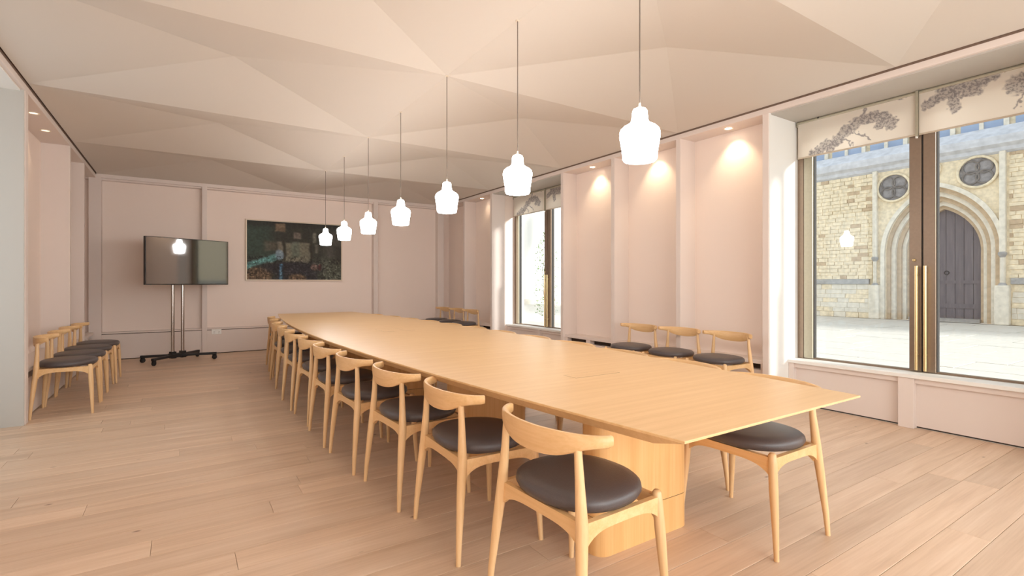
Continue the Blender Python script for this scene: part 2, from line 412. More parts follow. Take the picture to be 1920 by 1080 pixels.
part('frame', BRONZE, w3, (-.05, .03, -1.03, -.93, 0.01, ZS-.01), (-.05, .03, .93, 1.03, 0.01, ZS-.01), (-.05, .03, -.05, .05, 0.01, ZS-.01), (-.05, .03, -.93, .93, ZS-.11, ZS-.01), (-.05, .03, -.93, .93, 0.01, .1))
part('pane', GLASS, w3, (-.014, -.006, -.93, -.05, .1, ZS-.11)); part('pane', GLASS, w3, (-.014, -.006, .05, .93, .1, ZS-.11))

# ------------------------------------------------------------------ end walls
wb = bx(-2.2, 5.5, YB+.13, YB+.35, 0, 3.3).build('wall_back', PINK); structure(wb, 'pink panelled end wall behind the television and picture')
part('crown_rail', PINKW, wb, (XL-.3, XB+.1, YB-.0, YB+.14, ZS+.005, 3.3), bevel=.005)
part('crown_fillet', PINKW, wb, (XL-.3, XB+.1, YB+.03, YB+.14, ZS-.022, ZS+.005), bevel=.004)
bfins = [(-1.2, -1.045), (.290, .365), (3.245, 3.335), (4.655, 4.8)]
for a, b in bfins: part('wall_fin', PINKW, wb, (a, b, YB, YB+.14, 0, ZS+.01), bevel=.004)
for k in range(3):
    a, b = bfins[k][1], bfins[k+1][0]
    part('plinth_panel', PINKW, wb, (a, b, YB+.02, YB+.14, .012, .402), bevel=.003)
    part('plinth_kick', GAPM, wb, (a, b, YB+.035, YB+.14, 0, .012))
    part('plinth_slot', GAPM, wb, (a, b, YB+.035, YB+.14, .402, .412))
    part('plinth_ledge', PINKW, wb, (a, b, YB+.01, YB+.14, .412, .438), bevel=.004)
wf = empty('wall_front'); structure(wf, 'glazed end wall behind the viewpoint')
part('wall_panel', PINK, wf, (-2.2, -.7, YF-.2, YF, 0, 3.3), (4.3, 5.5, YF-.2, YF, 0, 3.3), (-.7, 4.3, YF-.2, YF, 2.75, 3.3), (-.7, 4.3, YF-.2, YF, 0, .42))
w4 = empty('window_4', (1.8, YF-.1, 0)); structure(w4, 'wide glazed window behind the viewpoint')
part('frame', BRONZE, w4, *[(x-.05, x+.05, -.04, .04, .42, 2.75) for x in (-2.45, -1.225, 0, 1.225, 2.45)], (-2.5, 2.5, -.04, .04, .42, .5), (-2.5, 2.5, -.04, .04, 2.67, 2.75))
for x in (-2.4, -1.175, .05, 1.275): part('pane', GLASS, w4, (x, x+1.125, -.004, .004, .5, 2.67))

# ------------------------------------------------------------------ conference table
def table_hw(y):
    return .568+.25*(1-((y-4.78)/3.8)**2)
T0, T1 = .98, 8.58
tb = empty('conference_table', (TX, 0, 0))
tag(tb, 'long boat-shaped oak conference table on slab pedestals', 'table')
def outline(off=0, n=40, offy=None):
    offy = off if offy is None else offy
    L = []; R_ = []
    for k in range(n+1):
        y = T0+offy*.5+(T1-T0-offy)*k/n
        L.append((-(table_hw(y)-off), y)); R_.append((table_hw(y)-off, y))
    return R_+L[::-1]
m = MB(); o1 = outline(0); o2 = outline(.006); o3 = outline(.030, 40, .26)
m.prism(o1, .722, .7285); m.prism(o1, .7285, .73, outline(.002)); m.prism(o3, .688, .722, o1)
m.build('tabletop', TABLEM, tb, 30)
part('under_frame', PEDM, tb, (-.30, .30, 1.2, 8.36, .655, .690))
def ped(yc, hw=.303, hd=.075, r=.062):
    def rr(i=0):
        pts = []
        for cx, cy, a0 in ((hw-r, hd-r, 0), (-hw+r, hd-r, 90), (-hw+r, -hd+r, 180), (hw-r, -hd+r, 270)):
            for k in range(9):
                a = math.radians(a0+k*11.25); pts.append((cx+(r-i)*math.cos(a), yc+cy+(r-i)*math.sin(a)))
        return pts
    P_ = empty('pedestal'); P_.parent = tb
    MB().prism(rr(), .168, .66).build('pedestal_body', PEDM, P_, 40)
    MB().prism(rr(.002), .165, .168).build('pedestal_joint', GAPM, P_, 40)
    MB().prism(rr(), .0, .165).build('pedestal_plinth', PEDM, P_, 40)
for yc in (1.705, 3.11, 4.75, 6.4, 7.85): ped(yc)
for xa, ya, yb in ((-.18, 1.93, 2.03), (.06, 4.82, 5.12), (-.16, 4.82, 5.12)):
    part('cable_hatch_gap', GAPM, tb, (xa, xa+.30 if ya < 3 else xa+.10, ya, yb, .7285, .7303))
    part('cable_hatch_lid', TABLEM, tb, (xa+.001, (xa+.30 if ya < 3 else xa+.10)-.001, ya+.0015, yb-.0015, .7285, .7305))

# ------------------------------------------------------------------ chairs
def make_chair():
    root = empty('elbow_chair')
    def leg(path, rad, nm):
        MB().tube(path, rad, 10).build(nm, LEGM, root, 60)
    for s in (1, -1):
        leg([(-.214, .256*s, 0), (-.208, .250*s, .10), (-.190, .232*s, .30), (-.178, .221*s, .42), (-.174, .206*s, .57), (-.174, .197*s, .684)],
            [.0105, .0135, .0195, .0215, .0155, .0125], 'leg')
        leg([(.215, .252*s, 0), (.211, .246*s, .10), (.202, .232*s, .29), (.196, .223*s, .41), (.194, .2205*s, .447), (.1935, .220*s, .456)],
            [.0105, .0135, .0195, .0195, .017, .010], 'leg')
    # arched seat rails
    def rail(p, q, nm, end=.085, mid=.036, th=.011):
        p = Vector(p); q = Vector(q); d = (q-p).normalized(); nrm = Vector((-d.y, d.x, 0)); m = MB(); n = 20
        vs_ = []
        for k in range(n+1):
            t = k/n; c = p.lerp(q, t); u = abs(2*t-1); h = mid+(end-mid)*u**4.5
            for sgn in (1, -1):
                vs_ += [tuple(c+nrm*th*sgn+Vector((0, 0, .436))), tuple(c+nrm*th*sgn+Vector((0, 0, .436-h)))]
        fs = []
        for k in range(n):
            a = 4*k; b = a+4
            fs += [(a, b, b+1, a+1), (a+2, a+3, b+3, b+2), (a, a+2, b+2, b), (a+1, b+1, b+3, a+3)]
        fs += [(0, 1, 3, 2), (4*n, 4*n+2, 4*n+3, 4*n+1)]
        m.add(vs_, fs).build(nm, CHAIRM, root, 40)
    for s in (1, -1): rail((-.172, .220*s, 0), (.196, .224*s, 0), 'side_rail')
    rail((-.172, -.215, 0), (-.172, .215, 0), 'back_rail', .085, .04)
    rail((.196, -.220, 0), (.196, .220, 0), 'front_rail')
    # domed leather seat
    m = MB(); n = 36; prof = [(.88, .438), (.96, .442), (1.0, .460), (.985, .478), (.93, .489), (.75, .497), (.45, .501), (.15, .502)]
    def sup(a, e=2.35):
        c, s_ = math.cos(a), math.sin(a)
        return (math.copysign(abs(c)**(2/e), c)*.212+.016, math.copysign(abs(s_)**(2/e), s_)*.234*(1-.05*c))
    vs_ = []
    for sc_, z in prof:
        for k in range(n):
            x, y_ = sup(2*PI*k/n); vs_.append((.012+(x-.012)*sc_, y_*sc_, z))
    fs = [(i*n+k, i*n+(k+1) % n, (i+1)*n+(k+1) % n, (i+1)*n+k) for i in range(len(prof)-1) for k in range(n)]
    fs += [tuple(range(n-1, -1, -1)), tuple((len(prof)-1)*n+k for k in range(n))]
    m.add(vs_, fs).build('seat', LEATHER, root, 60)
    # bent backrest that reaches round as short arms
    m = MB(); n = 30; vs_ = []; ring = 10
    for k in range(n+1):
        t = -1+2*k/n; y_ = .272*math.sin(t*PI/2*.93)/math.sin(PI/2*.93)
        x = -.220+.122*(1-math.cos(t*PI/2*.93))/(1-math.cos(PI/2*.93))
        dx = .122*math.sin(t*PI/2*.93)/(1-math.cos(PI/2*.93)); dy = .272*math.cos(t*PI/2*.93)/math.sin(PI/2*.93)
        d = Vector((dx, dy, 0)).normalized(); nr = Vector((-d.y, d.x, 0))
        u = abs(t); wgt = 1/(1+math.exp((u-.48)*9))
        hh = .0190+.0300*wgt
        if u > .97: hh *= .90
        ztop = .716+.004*wgt; zc = ztop-hh; th = .0135-.004*wgt
        lean = -.10*wgt
        for j in range(ring):
            a = 2*PI*j/ring; ca, sa = math.cos(a), math.sin(a)
            ex = math.copysign(abs(ca)**.55, ca)*th; ez = math.copysign(abs(sa)**.55, sa)*hh
            pnt = Vector((x, y_, 0))+nr*ex+Vector((lean*ez, 0, zc+ez)); vs_.append(tuple(pnt))
    fs = [(i*ring+j, i*ring+(j+1) % ring, (i+1)*ring+(j+1) % ring, (i+1)*ring+j) for i in range(n) for j in range(ring)]
    fs += [tuple(range(ring-1, -1, -1)), tuple(n*ring+j for j in range(ring))]
    m.add(vs_, fs).build('backrest', CHAIRM, root, 60)
    return root
proto = make_chair(); used = [False]
def chair(x, y, deg, label, group):
    o = proto if not used[0] else copy_tree(proto)
    used[0] = True
    o.location = (x, y, 0); o.rotation_euler = (0, 0, math.radians(deg)); tag(o, label, 'chair', group)
    return o
ORD = ['first', 'second', 'third', 'fourth', 'fifth', 'sixth', 'seventh', 'eighth', 'ninth', 'tenth', 'eleventh', 'twelfth']
G1, G2 = "elbow chairs along the table's left side", "elbow chairs along the table's window side"
chair(1.232, 1.455, 3, 'oak elbow chair with dark leather seat at the very front, nearest to the viewer', G1)
for k in range(10):
    y = 2.172+.645*k; x = TX-table_hw(y)+.08+random.uniform(-.012, .012)
    chair(x, y, random.uniform(-2.5, 2.5), "oak elbow chair, %s from the front on the table's left side" % ORD[k+1] if k < 9 else "oak elbow chair at the far end of the table's left row, nearest the television", G1)
for k in range(12):
    y = 1.455+.576*k; x = TX+table_hw(y)-.068+random.uniform(-.01, .01)
    lab = "oak elbow chair alone in view at the table's near right corner, towards the window" if k == 0 else \
          ("oak elbow chair, %s from the front on the table's window side" % ORD[k] if k < 11 else "oak elbow chair at the far end of the table's window side")
    chair(x, y, 180+random.uniform(-2, 2), lab, G2)
G3 = 'spare chairs against the window wall'
for (x, y, r), lab in zip([(4.42, 3.05, 176), (4.42, 3.625, 178), (4.41, 4.195, 179)],
        ['spare chair against the pink wall, nearest to the large courtyard window', 'middle spare chair of three against the pink wall under the downlights', 'spare chair against the pink wall, farthest of three from the courtyard window']):
    chair(x, y, r, lab, G3)
for (x, y, r), lab in zip([(4.38, 8.31, 180), (4.38, 8.885, 179), (4.36, 9.46, 181)],
        ['spare chair in the far right corner, nearest the far window', 'spare chair in the far right corner, middle of three', 'spare chair in the far right corner, nearest the end wall']):
    chair(x, y, r, lab, 'spare chairs in the far right corner')
for (x, y, r), lab in zip([(-.905, 6.30, 0), (-.90, 6.858, .5), (-.90, 7.416, -.5), (-.875, 7.974, 0)],
        ['spare chair at the left wall, nearest of the row of four', 'second spare chair from the front in the row at the left wall', 'third spare chair from the front in the row at the left wall', 'spare chair at the left wall, farthest of the row and closest to the television']):
    chair(x, y, r, lab, 'spare chairs along the left wall')

# ------------------------------------------------------------------ pendants
def make_pendant():
    r = empty('pendant_lamp')
    prof = [(.0, 0.0), (.058, .0), (.074, .003), (.080, .012), (.083, .05), (.089, .085), (.0945, .12), (.0945, .135), (.090, .150), (.076, .164), (.056, .175), (.044, .184), (.0385, .196), (.0365, .22), (.0345, .238), (.029, .248), (.018, .253), (.0, .254)]
    MB().lathe(prof, n=36, close=False).build('glass_shade', OPAL, r, 60)
    MB().lathe([(.010, .252), (.010, .258), (.006, .264), (.0045, .278), (.0, .279)], n=16, close=False).build('cap', CAPM, r, 60)
    MB().tube([(0, 0, .276), (0, 0, ZC-1.78)], .0032, 8).build('cord', CORD, r, True)
    MB().lathe([(.0, ZC-1.78-.006), (.012, ZC-1.78-.006), (.012, ZC-1.78+.004), (.0, ZC-1.78+.004)], n=16, close=False).build('ceiling_grommet', CAPM, r, 40)
    return r
pp = make_pendant()
for k in range(7):
    o = pp if k == 0 else copy_tree(pp)
    o.location = (TX, Y0+M*k, 1.78)
    lab = ['largest white glass bell pendant, nearest to the viewer', 'white glass bell pendant, second from the viewer', 'white glass bell pendant, third from the viewer', 'white glass bell pendant in the middle of the row of seven', 'white glass bell pendant, third from the end wall', 'white glass bell pendant, second from the end wall', 'smallest white glass bell pendant, last in the row in front of the picture'][k]
    tag(o, lab, 'pendant lamp', 'glass bell pendants over the table')

# ------------------------------------------------------------------ recessed downlights
def downlight(x, y, label, power=13, group='recessed downlights of the window wall'):
    r = empty('downlight', (x, y, ZS)); tag(r, label, 'downlight', group)
    MB().lathe([(.048, -.001), (.048, -.006), (.040, -.007), (.034, -.002)], n=24, close=False).build('trim_ring', CAPM, r, 40)
    MB().lathe([(.0, -.002), (.034, -.002), (.034, -.0005), (.0, -.0005)], n=24, close=False).build('lamp_lens', LAMPW if x > 1 else LAMPD, r, 40)
    d = bpy.data.lights.new('downlight_beam', 'SPOT'); d.energy = power; d.color = (1.0, .76, .50); d.spot_size = math.radians(95); d.spot_blend = .7; d.shadow_soft_size = .03
    o = bpy.data.objects.new('downlight_beam', d); COL.objects.link(o); o.parent = r; o.location = (0, 0, -.012)
    s = 1 if x > 1 else -1
    o.rotation_euler = Vector((.25*s, 0, -1)).to_track_quat('-Z', 'Y').to_euler()
for y, lb in ((3.22, 'recessed downlight over the pink bay beside the large courtyard window'), (4.28, 'recessed downlight over the middle pink bay, behind the nearest pendant'), (5.33, 'recessed downlight over the pink bay beside the far window')):
    downlight(4.83, y, lb)
downlight(4.83, 8.45, 'recessed downlight over the far right pink bay', 2)
downlight(-1.19, 6.58, 'nearer recessed downlight over the spare chairs at the left wall', 2.5, 'recessed downlights of the left wall')
downlight(-1.22, 7.26, 'farther recessed downlight over the spare chairs at the left wall', 2.0, 'recessed downlights of the left wall')

# ------------------------------------------------------------------ television on its wheeled stand
tv = empty('television_on_stand', (-.05, 9.41, 0), math.atan2(.57, 1.088)); tag(tv, 'large flat television on a wheeled stand with two steel poles', 'television')
# local: x along the screen, -y towards the viewer
sc = part('television_panel', BLACK, tv, (-.53, .698, -.17, -.12, 1.184, 1.894), bevel=.004)
part('screen', SCREEN, sc, (-.520, .688, -.1715, -.1695, 1.197, 1.885))
part('mount_plate', BLACK, tv, (-.16, .16, -.12, -.035, 1.30, 1.72), bevel=.004)
for s in (-1, 1):
    MB().tube([(.072*s, 0, .10), (.072*s, 0, 1.74)], .024, 16).build('pole', CHROME, tv, 40)
    part('pole_socket', BLACK, tv, (.072*s-.036, .072*s+.036, -.04, .04, .05, .155), bevel=.006)
part('base_hub', BLACK, tv, (-.12, .12, -.05, .05, .062, .125), bevel=.006)
for fx, fy in ((-.43, -.20), (-.36, .27), (.40, -.29), (.42, .22)):
    a = math.atan2(fy, fx); L_ = math.hypot(fx, fy)
    lg = bx(.03, L_+.03, -.022, .022, .075, .112).build('foot_bar', BLACK, tv, bevel=.005); lg.rotation_euler = (0, 0, a)
    cs = empty('caster'); cs.parent = tv; cs.location = (fx, fy, 0)
    wv = MB(); wv.lathe([(.0, -.016), (.028, -.016), (.036, -.010), (.036, .010), (.028, .016), (.0, .016)], n=20, close=False)
    wo = wv.build('wheel', RUBBER, cs, 40); wo.rotation_euler = (PI/2, 0, a); wo.location = (0, 0, .036)
    part('caster_fork', BLACK, cs, (-.02, .02, -.024, -.018, .03, .082), (-.02, .02, .018, .024, .03, .082), (-.02, .02, -.024, .024, .07, .082))

# ------------------------------------------------------------------ picture
def color_grid(name, w_, h_, nx, nz, fn, mat, parent, loc=(0, 0, 0), axis='x', off=0):
    vs_ = []; cols = []
    for j in range(nz+1):
        for i in range(nx+1):
            s, t = i/nx, j/nz
            vs_.append((s*w_, off, (1-t)*h_) if axis == 'x' else (off, -s*w_, (1-t)*h_)); cols.append(fn(s, t))
    fs = [(j*(nx+1)+i, j*(nx+1)+i+1, (j+1)*(nx+1)+i+1, (j+1)*(nx+1)+i) for j in range(nz) for i in range(nx)]
    me = bpy.data.meshes.new(name); me.from_pydata(vs_, [], fs); me.update()
    at = me.color_attributes.new('Col', 'FLOAT_COLOR', 'POINT')
    at.data.foreach_set('color', [c for q in cols for c in (q[0], q[1], q[2], 1)])
    me.materials.append(mat)
    o = bpy.data.objects.new(name, me); COL.objects.link(o); o.parent = parent; o.location = loc
    return o
def hsh(i, j, k=0):
    n = math.sin(i*127.1+j*311.7+k*74.7)*43758.5453; return n-math.floor(n)
def vnoise(x, y, k=0):
    i, j = math.floor(x), math.floor(y); fx, fy = x-i, y-j; fx = fx*fx*(3-2*fx); fy = fy*fy*(3-2*fy)
    a = hsh(i, j, k)*(1-fx)+hsh(i+1, j, k)*fx; b = hsh(i, j+1, k)*(1-fx)+hsh(i+1, j+1, k)*fx
    return a*(1-fy)+b*fy
def sst(a, b, x):
    t = min(1, max(0, (x-a)/(b-a))); return t*t*(3-2*t)
def rect(s, t, x0, x1, y0, y1, e=.012):
    return sst(x0-e, x0+e, s)*(1-sst(x1-e, x1+e, s))*sst(y0-e, y0+e, t)*(1-sst(y1-e, y1+e, t))
def disc(s, t, cx, cy, rx, ry, e=.25):
    d = math.hypot((s-cx)/rx, (t-cy)/ry); return 1-sst(1-e, 1+e, d)
def art(s, t):
    s0, t0 = s, t
    s = s+.02*(vnoise(s*14, t*9, 3)-.5); t = t+.03*(vnoise(s*16, t*9, 5)-.5)
    c = [62, 63, 57]
    def mix(col, a):
        for i in range(3): c[i] += (col[i]-c[i])*a
    mix((66, 86, 76), .75*(1-sst(.16, .34, s))*(1-sst(.5, .75, t)))
    mix((46, 44, 40), .7*(1-sst(.03, .14, t)))
    mix((98, 94, 88), .7*sst(.74, .88, s)*rect(s, t, .5, 1.2, .1, .62, .08))
    mix((104, 108, 92), .6*sst(.68, .85, s)*sst(.52, .72, t))
    mix((44, 40, 34), .6*rect(s, t, .92, 1.1, .38, .72, .05))
    mix((148, 124, 100), .85*rect(s, t, .28, .39, .03, .17)); mix((134, 123, 114), .9*rect(s, t, .475, .555, .17, .28))
    mix((142, 140, 126), .8*rect(s, t, .68, .715, .15, .34)); mix((136, 132, 118), .7*rect(s, t, .70, .735, .37, .53))
    mix((120, 108, 92), .6*rect(s, t, .17, .30, .34, .50, .03)); mix((150, 140, 124), .85*rect(s, t, .31, .355, .33, .55))
    mix((138, 135, 118), .92*rect(s, t, .39, .645, .345, .70)); mix((114, 126, 113), .75*rect(s, t, .45, .54, .33, .62, .03))
    mix((58, 52, 40), .8*rect(s, t, .365, .378, .30, .68, .006)); mix((58, 52, 40), .8*rect(s, t, .655, .668, .33, .72, .006))
    mix((128, 100, 76), .8*rect(s, t, -.1, .25, .81, 1.1, .03))
    mix((46, 42, 48), .9*disc(s, t, .47, .80, .30, .115, .35))
    mix((46, 42, 48), .8*rect(s, t, .3, .72, .88, 1.1, .03))
    dd = abs((t-(.77-.55*s)))
    mix((112, 170, 170), .85*(1-sst(.03, .075, dd))*(1-sst(.28, .36, s)))
    mix((150, 172, 190), .9*disc(s, t, .32, .57, .045, .085)); mix((74, 118, 150), .85*rect(s, t, .325, .36, .72, 1.1, .012))
    mix((140, 170, 185), .6*rect(s, t, .335, .348, .80, 1.1, .006))
    mix((134, 106, 80), .85*disc(s, t, .51, 1.02, .10, .12)); mix((146, 118, 108), .8*disc(s, t, .70, .78, .045, .06)); mix((84, 36, 36), .7*disc(s, t, .765, .775, .018, .06))
    n = vnoise(s0*60, t0*38)*.6+vnoise(s0*130, t0*80, 2)*.4
    amp = .55 if t > .6 else .3
    k = 1+amp*(n-.5)*1.6
    if t > .66 and vnoise(s0*75, t0*48, 9) > .70: k *= 1.45
    if t > .60 and vnoise(s0*75, t0*48, 11) > .70: k *= .55
    return lin(*[max(0, min(255, v*k*.88)) for v in c])[:3]
pic = empty('framed_picture', (.971, YB+.10, 1.27)); tag(pic, 'wide dark framed picture with a teal streak hanging on the end wall', 'picture')
part('backing', PINKW, pic, (0, 1.66, 0, .03, 0, 1.075))
color_grid('canvas', 1.648, 1.063, 150, 96, art, attr_mat('picture_print', .7), pic, (.006, 0, .006), 'x', -.004)
fr = plain('pale_frame', lin(222, 206, 186), .45, var=.04, bscale=60)
for q in ((-.014, .006, -.02, .03, -.014, 1.089), (1.654, 1.674, -.02, .03, -.014, 1.089), (.006, 1.654, -.02, .03, -.014, .006), (.006, 1.654, -.02, .03, 1.069, 1.089)):
    part('frame_bar', fr, pic, q)

# ------------------------------------------------------------------ power socket
so = empty('power_socket', (.505, YB+.02, .372)); tag(so, 'white double power socket low on the end wall beside the television', 'socket')
part('face_plate', PLASTW, so, (-.073, .073, -.012, 0, -.043, .043), bevel=.003)
for s in (-1, 1):
    part('switch_rocker', PLASTW, so, (s*.036-.008, s*.036+.008, -.016, -.012, .012, .030))
    part('pin_hole', RUBBER, so, (s*.036-.004, s*.036+.004, -.0128, -.0118, -.004, .006), (s*.036-.013, s*.036-.006, -.0128, -.0118, -.022, -.017), (s*.036+.006, s*.036+.013, -.0128, -.0118, -.022, -.017))

# ------------------------------------------------------------------ roller blinds with a printed tree
def segd(px, py, ax, ay, bx_, by_):
    vx, vy = bx_-ax, by_-ay; t = max(0, min(1, ((px-ax)*vx+(py-ay)*vy)/(vx*vx+vy*vy+1e-9)))
    return math.hypot(px-ax-t*vx, py-ay-t*vy)
def poly_d(px, py, pts): return min(segd(px, py, *pts[i], *pts[i+1]) for i in range(len(pts)-1))
FOLI_A = [([(1.84, 2.81), (1.80, 2.815)], .018), ([(2.54, 2.47), (2.46, 2.52), (2.42, 2.55)], .045), ([(2.40, 2.50), (2.33, 2.56), (2.25, 2.63), (2.15, 2.69), (2.04, 2.70), (1.94, 2.665), (1.89, 2.60)], .05), ([(1.93, 2.62), (1.99, 2.61)], .035)]
LINE_A = [[(2.115, 2.735), (2.05, 2.86)], [(2.20, 2.60), (2.14, 2.57), (2.09, 2.555), (2.055, 2.49)], [(2.30, 2.56), (2.22, 2.52), (2.2, 2.48)]]
FOLI_B = [([(1.64, 2.69), (1.57, 2.72), (1.50, 2.75)], .04), ([(1.52, 2.78), (1.42, 2.76), (1.33, 2.77), (1.24, 2.80)], .055), ([(1.47, 2.70), (1.46, 2.60)], .035), ([(1.40, 2.70), (1.31, 2.70)], .03), ([(1.09, 2.68), (1.03, 2.68)], .075)]
LINE_B = [[(1.50, 2.80), (1.25, 2.83), (1.12, 2.81), (1.0, 2.84)], [(1.10, 2.50), (1.07, 2.60)], [(.9, 2.5), (.86, 2.62), (.8, 2.75)]]
def blind_fn(y_a, zt, ht, wd, foli, line):
    base = (238, 229, 216)
    def fn(s, t):
        y = y_a-s*wd; z = zt-t*ht
        wx = y+.034*(vnoise(y*55, z*55, 1)-.5); wz = z+.034*(vnoise(y*55, z*55, 2)-.5)
        a = 0
        for pts, r in foli:
            d = poly_d(wx, wz, pts)
            if d < r*1.25:
                sp = vnoise(y*150, z*150, 4)*.6+vnoise(y*75, z*75, 6)*.4
                a = max(a, (1-sst(r*.75, r*1.2, d))*(.45+.55*sst(.42, .62, sp)))
        for pts in line:
            d = poly_d(wx, wz, pts); a = max(a, .85*(1-sst(.004, .010, d)))
        c = [base[i]+((148, 141, 140)[i]-base[i])*a for i in range(3)]
        return lin(*c)[:3]
    return fn
FAB = attr_mat('printed_blind_fabric', .9, transl=.30)
HEM = plain('blind_hem', lin(196, 182, 164), .8, var=.05, bscale=80)
def make_blind(yc, first, label, group):
    ya, yb = (2.692, 1.716) if first else (1.693, .668)
    wd = ya-yb; zt, zb = 2.822, 2.452
    r = empty('roller_blind', (5.2, yc+(ya+yb)/2-Y0, zb)); tag(r, label, 'blind', group)
    color_grid('fabric', wd, zt-zb, 190, 72, blind_fn(ya, zt, zt-zb, wd, FOLI_A if first else FOLI_B, LINE_A if first else LINE_B), FAB, r, (0, wd/2, 0), 'y', 0)
    part('hem_bar', HEM, r, (-.006, .006, -wd/2, wd/2, -.002, .012), bevel=.002)
    MB().tube([(0.012, -wd/2, zt-zb-.012), (.012, wd/2, zt-zb-.012)], .018, 12).build('roller_tube', BRONZE_L, r, 40)
    if first:
        part('side_bracket', BRONZE_L, r, (-.012, .028, wd/2, wd/2+.008, zt-zb-.05, zt-zb))
        part('fixing_screw', RUBBER, r, (-.008, 0.004, wd/2-.20, wd/2-.188, zt-zb-.012, zt-zb+.004))
    return r
b1 = make_blind(Y0, True, 'roller blind with an arching grey tree print, left half of the large window', 'tree print roller blinds')
b2 = make_blind(Y0, False, 'roller blind with hanging grey foliage print, right half of the large window', 'tree print roller blinds')
for b_, lb in ((b1, 'roller blind with grey tree print, left half of the far window'), (b2, 'roller blind with grey foliage print, right half of the far window')):
    c = copy_tree(b_); c.location.y += 5*M; tag(c, lb)
for yc, lb in ((Y0, 'slim grey guide post between the two blinds of the large window'), (Y0+5*M, 'slim grey guide post between the two blinds of the far window')):
    gp = empty('blind_guide', (5.19, yc+.0245, 0)); tag(gp, lb, 'blind guide', 'blind guide posts')
    part('post', BRONZE_L, gp, (-.012, .022, -.0095, .0095, 2.44, 2.826), bevel=.003)
    part('foot_clip', PLASTW, gp, (-.014, .0, -.006, .006, 2.425, 2.44))

# ------------------------------------------------------------------ courtyard
pv = bx(5.46, 30, -14, 32, -.4, -.03).build('courtyard_ground', plain('paving_bed', lin(186, 178, 166), .95, var=.1, bscale=3)); structure(pv, 'pale stone paved courtyard outside the windows')
pm = MB().prism([(0.008, .008), (.992, .008), (.992, .992), (.008, .992)], -.03, 0).mesh('paving_slab', PAVE)
x = 5.5; k = 0
cnt = 0
far_slabs = MB()
while x < 19.2:
    wdt = .86+.1*(k % 3)
    y = -1.5+(k % 2)*.35
    while y < 26:
        ln = random.choice((.9, 1.05, 1.25))
        vis = (x*.02 < y < x*.60+1.2)
        if vis and cnt < 300:
            inst('paving_slab', pm, pv, (x, y, random.uniform(-.003, .003)), (wdt, ln, 1)); cnt += 1
        else: far_slabs.box(x+.008, x+wdt-.008, y+.008, y+ln-.008, -.03, 0)
        y += ln
    x += wdt; k += 1
tag(far_slabs.build('paving_field', PAVE, pv), 'further paving slabs', kind='stuff')

bd = empty('stone_building', (20, 6.0, 0)); tag(bd, 'honey-coloured medieval stone building with an arched doorway across the courtyard', 'building')
# local x: depth (+ away), y: along the front, relative to the door centre
def arch_pts(wd, spring, rise, n=14):
    R_ = (wd*wd+rise*rise)/(2*wd); c = wd-R_; a1 = math.asin(min(1, rise/R_)); pts = []
    for k in range(n+1):
        a = a1*k/n; pts.append((c+R_*math.cos(a), spring+R_*math.sin(a)))
    half = [(wd, 0)]+pts
    return half+[(-x_, z_) for x_, z_ in half[::-1][1:]]
def arch_ring(wo, wi, so, ro, si, ri, x0, x1):
    A = arch_pts(wo, so, ro); B = arch_pts(wi, si, ri); m = MB(); n = len(A); vs_ = []
    for (a, za), (b, zb) in zip(A, B): vs_ += [(x0, a, za), (x0, b, zb), (x1, a, za), (x1, b, zb)]
    fs = []
    for i in range(n-1):
        p = 4*i; q = p+4
        fs += [(p, q, q+1, p+1), (p+1, q+1, q+3, p+3), (p, p+2, q+2, q), (p+2, p+3, q+3, q+2)]
    fs += [(0, 1, 3, 2), (4*(n-1), 4*(n-1)+2, 4*(n-1)+3, 4*(n-1)+1)]
    return m.add(vs_, fs)
# main wall with the arched opening
A = arch_pts(1.42, 2.25, 2.0); TOPZ = 5.1; m = MB()
m.box(0, .7, 1.42, 6.5, 0, TOPZ); m.box(0, .7, -16, -1.42, 0, TOPZ)
up = A[1:-1]; n = len(up); vs_ = []
for a, z in up: vs_ += [(0, a, z), (0, a, TOPZ), (.7, a, z), (.7, a, TOPZ)]
fs = []
for i in range(n-1):
    p = 4*i; q = p+4; fs += [(p, p+1, q+1, q), (p, q, q+2, p+2), (p+2, q+2, q+3, p+3)]
m.add(vs_, fs); m.build('front_wall', STONE, bd)
for i, (wo, wi, ro, ri, x0, x1, mat) in enumerate([(1.56, 1.44, 2.14, 2.0, -.10, .06, STONEW), (1.44, 1.32, 2.0, 1.86, .02, .3, STONE2), (1.33, 1.20, 1.87, 1.72, .12, .4, STONEW), (1.21, 1.08, 1.73, 1.58, .24, .5, STONE2), (1.09, .98, 1.59, 1.45, .34, .6, STONEW), (.99, .89, 1.46, 1.34, .45, .75, STONE2)]):
    arch_ring(wo, wi, 2.25, ro, 2.25, ri, x0, x1).build('arch_moulding', mat, bd, 50)
# door of vertical boards
dr = empty('oak_door'); dr.parent = bd
D = arch_pts(.90, 2.25, 1.35, 20)
def top_at(y_):
    R_ = (.9**2+1.35**2)/1.8; c = .9-R_; return 2.25+math.sqrt(max(0, R_*R_-(abs(y_)-c)**2))
for k in range(8):
    a = -.9+k*.225; b = a+.225; g = .006
    mm = MB(); ys_ = [a+g, (a+b)/2, b-g]; prof = [(q, .1) for q in ys_]+[(q, top_at(q)) for q in ys_[::-1]]
    vs_ = [(.62, q, z) for q, z in prof]+[(.68, q, z) for q, z in prof]; nn = 6
    mm.add(vs_, [tuple(range(nn)), tuple(range(2*nn-1, nn-1, -1))]+[(i, (i+1) % nn, nn+(i+1) % nn, nn+i) for i in range(nn)])
    mm.build('door_board', DOORM, dr)
part('door_back', STONED, dr, (.68, .72, -.9, .9, 0, 3.6)); part('door_threshold', STONEG, dr, (.3, .68, -.9, .9, 0, .1))
part('door_rail', DOORM, dr, (.60, .63, -.88, .88, .42, .56)); part('door_rail', DOORM, dr, (.60, .63, -.88, .88, 1.2, 1.3))
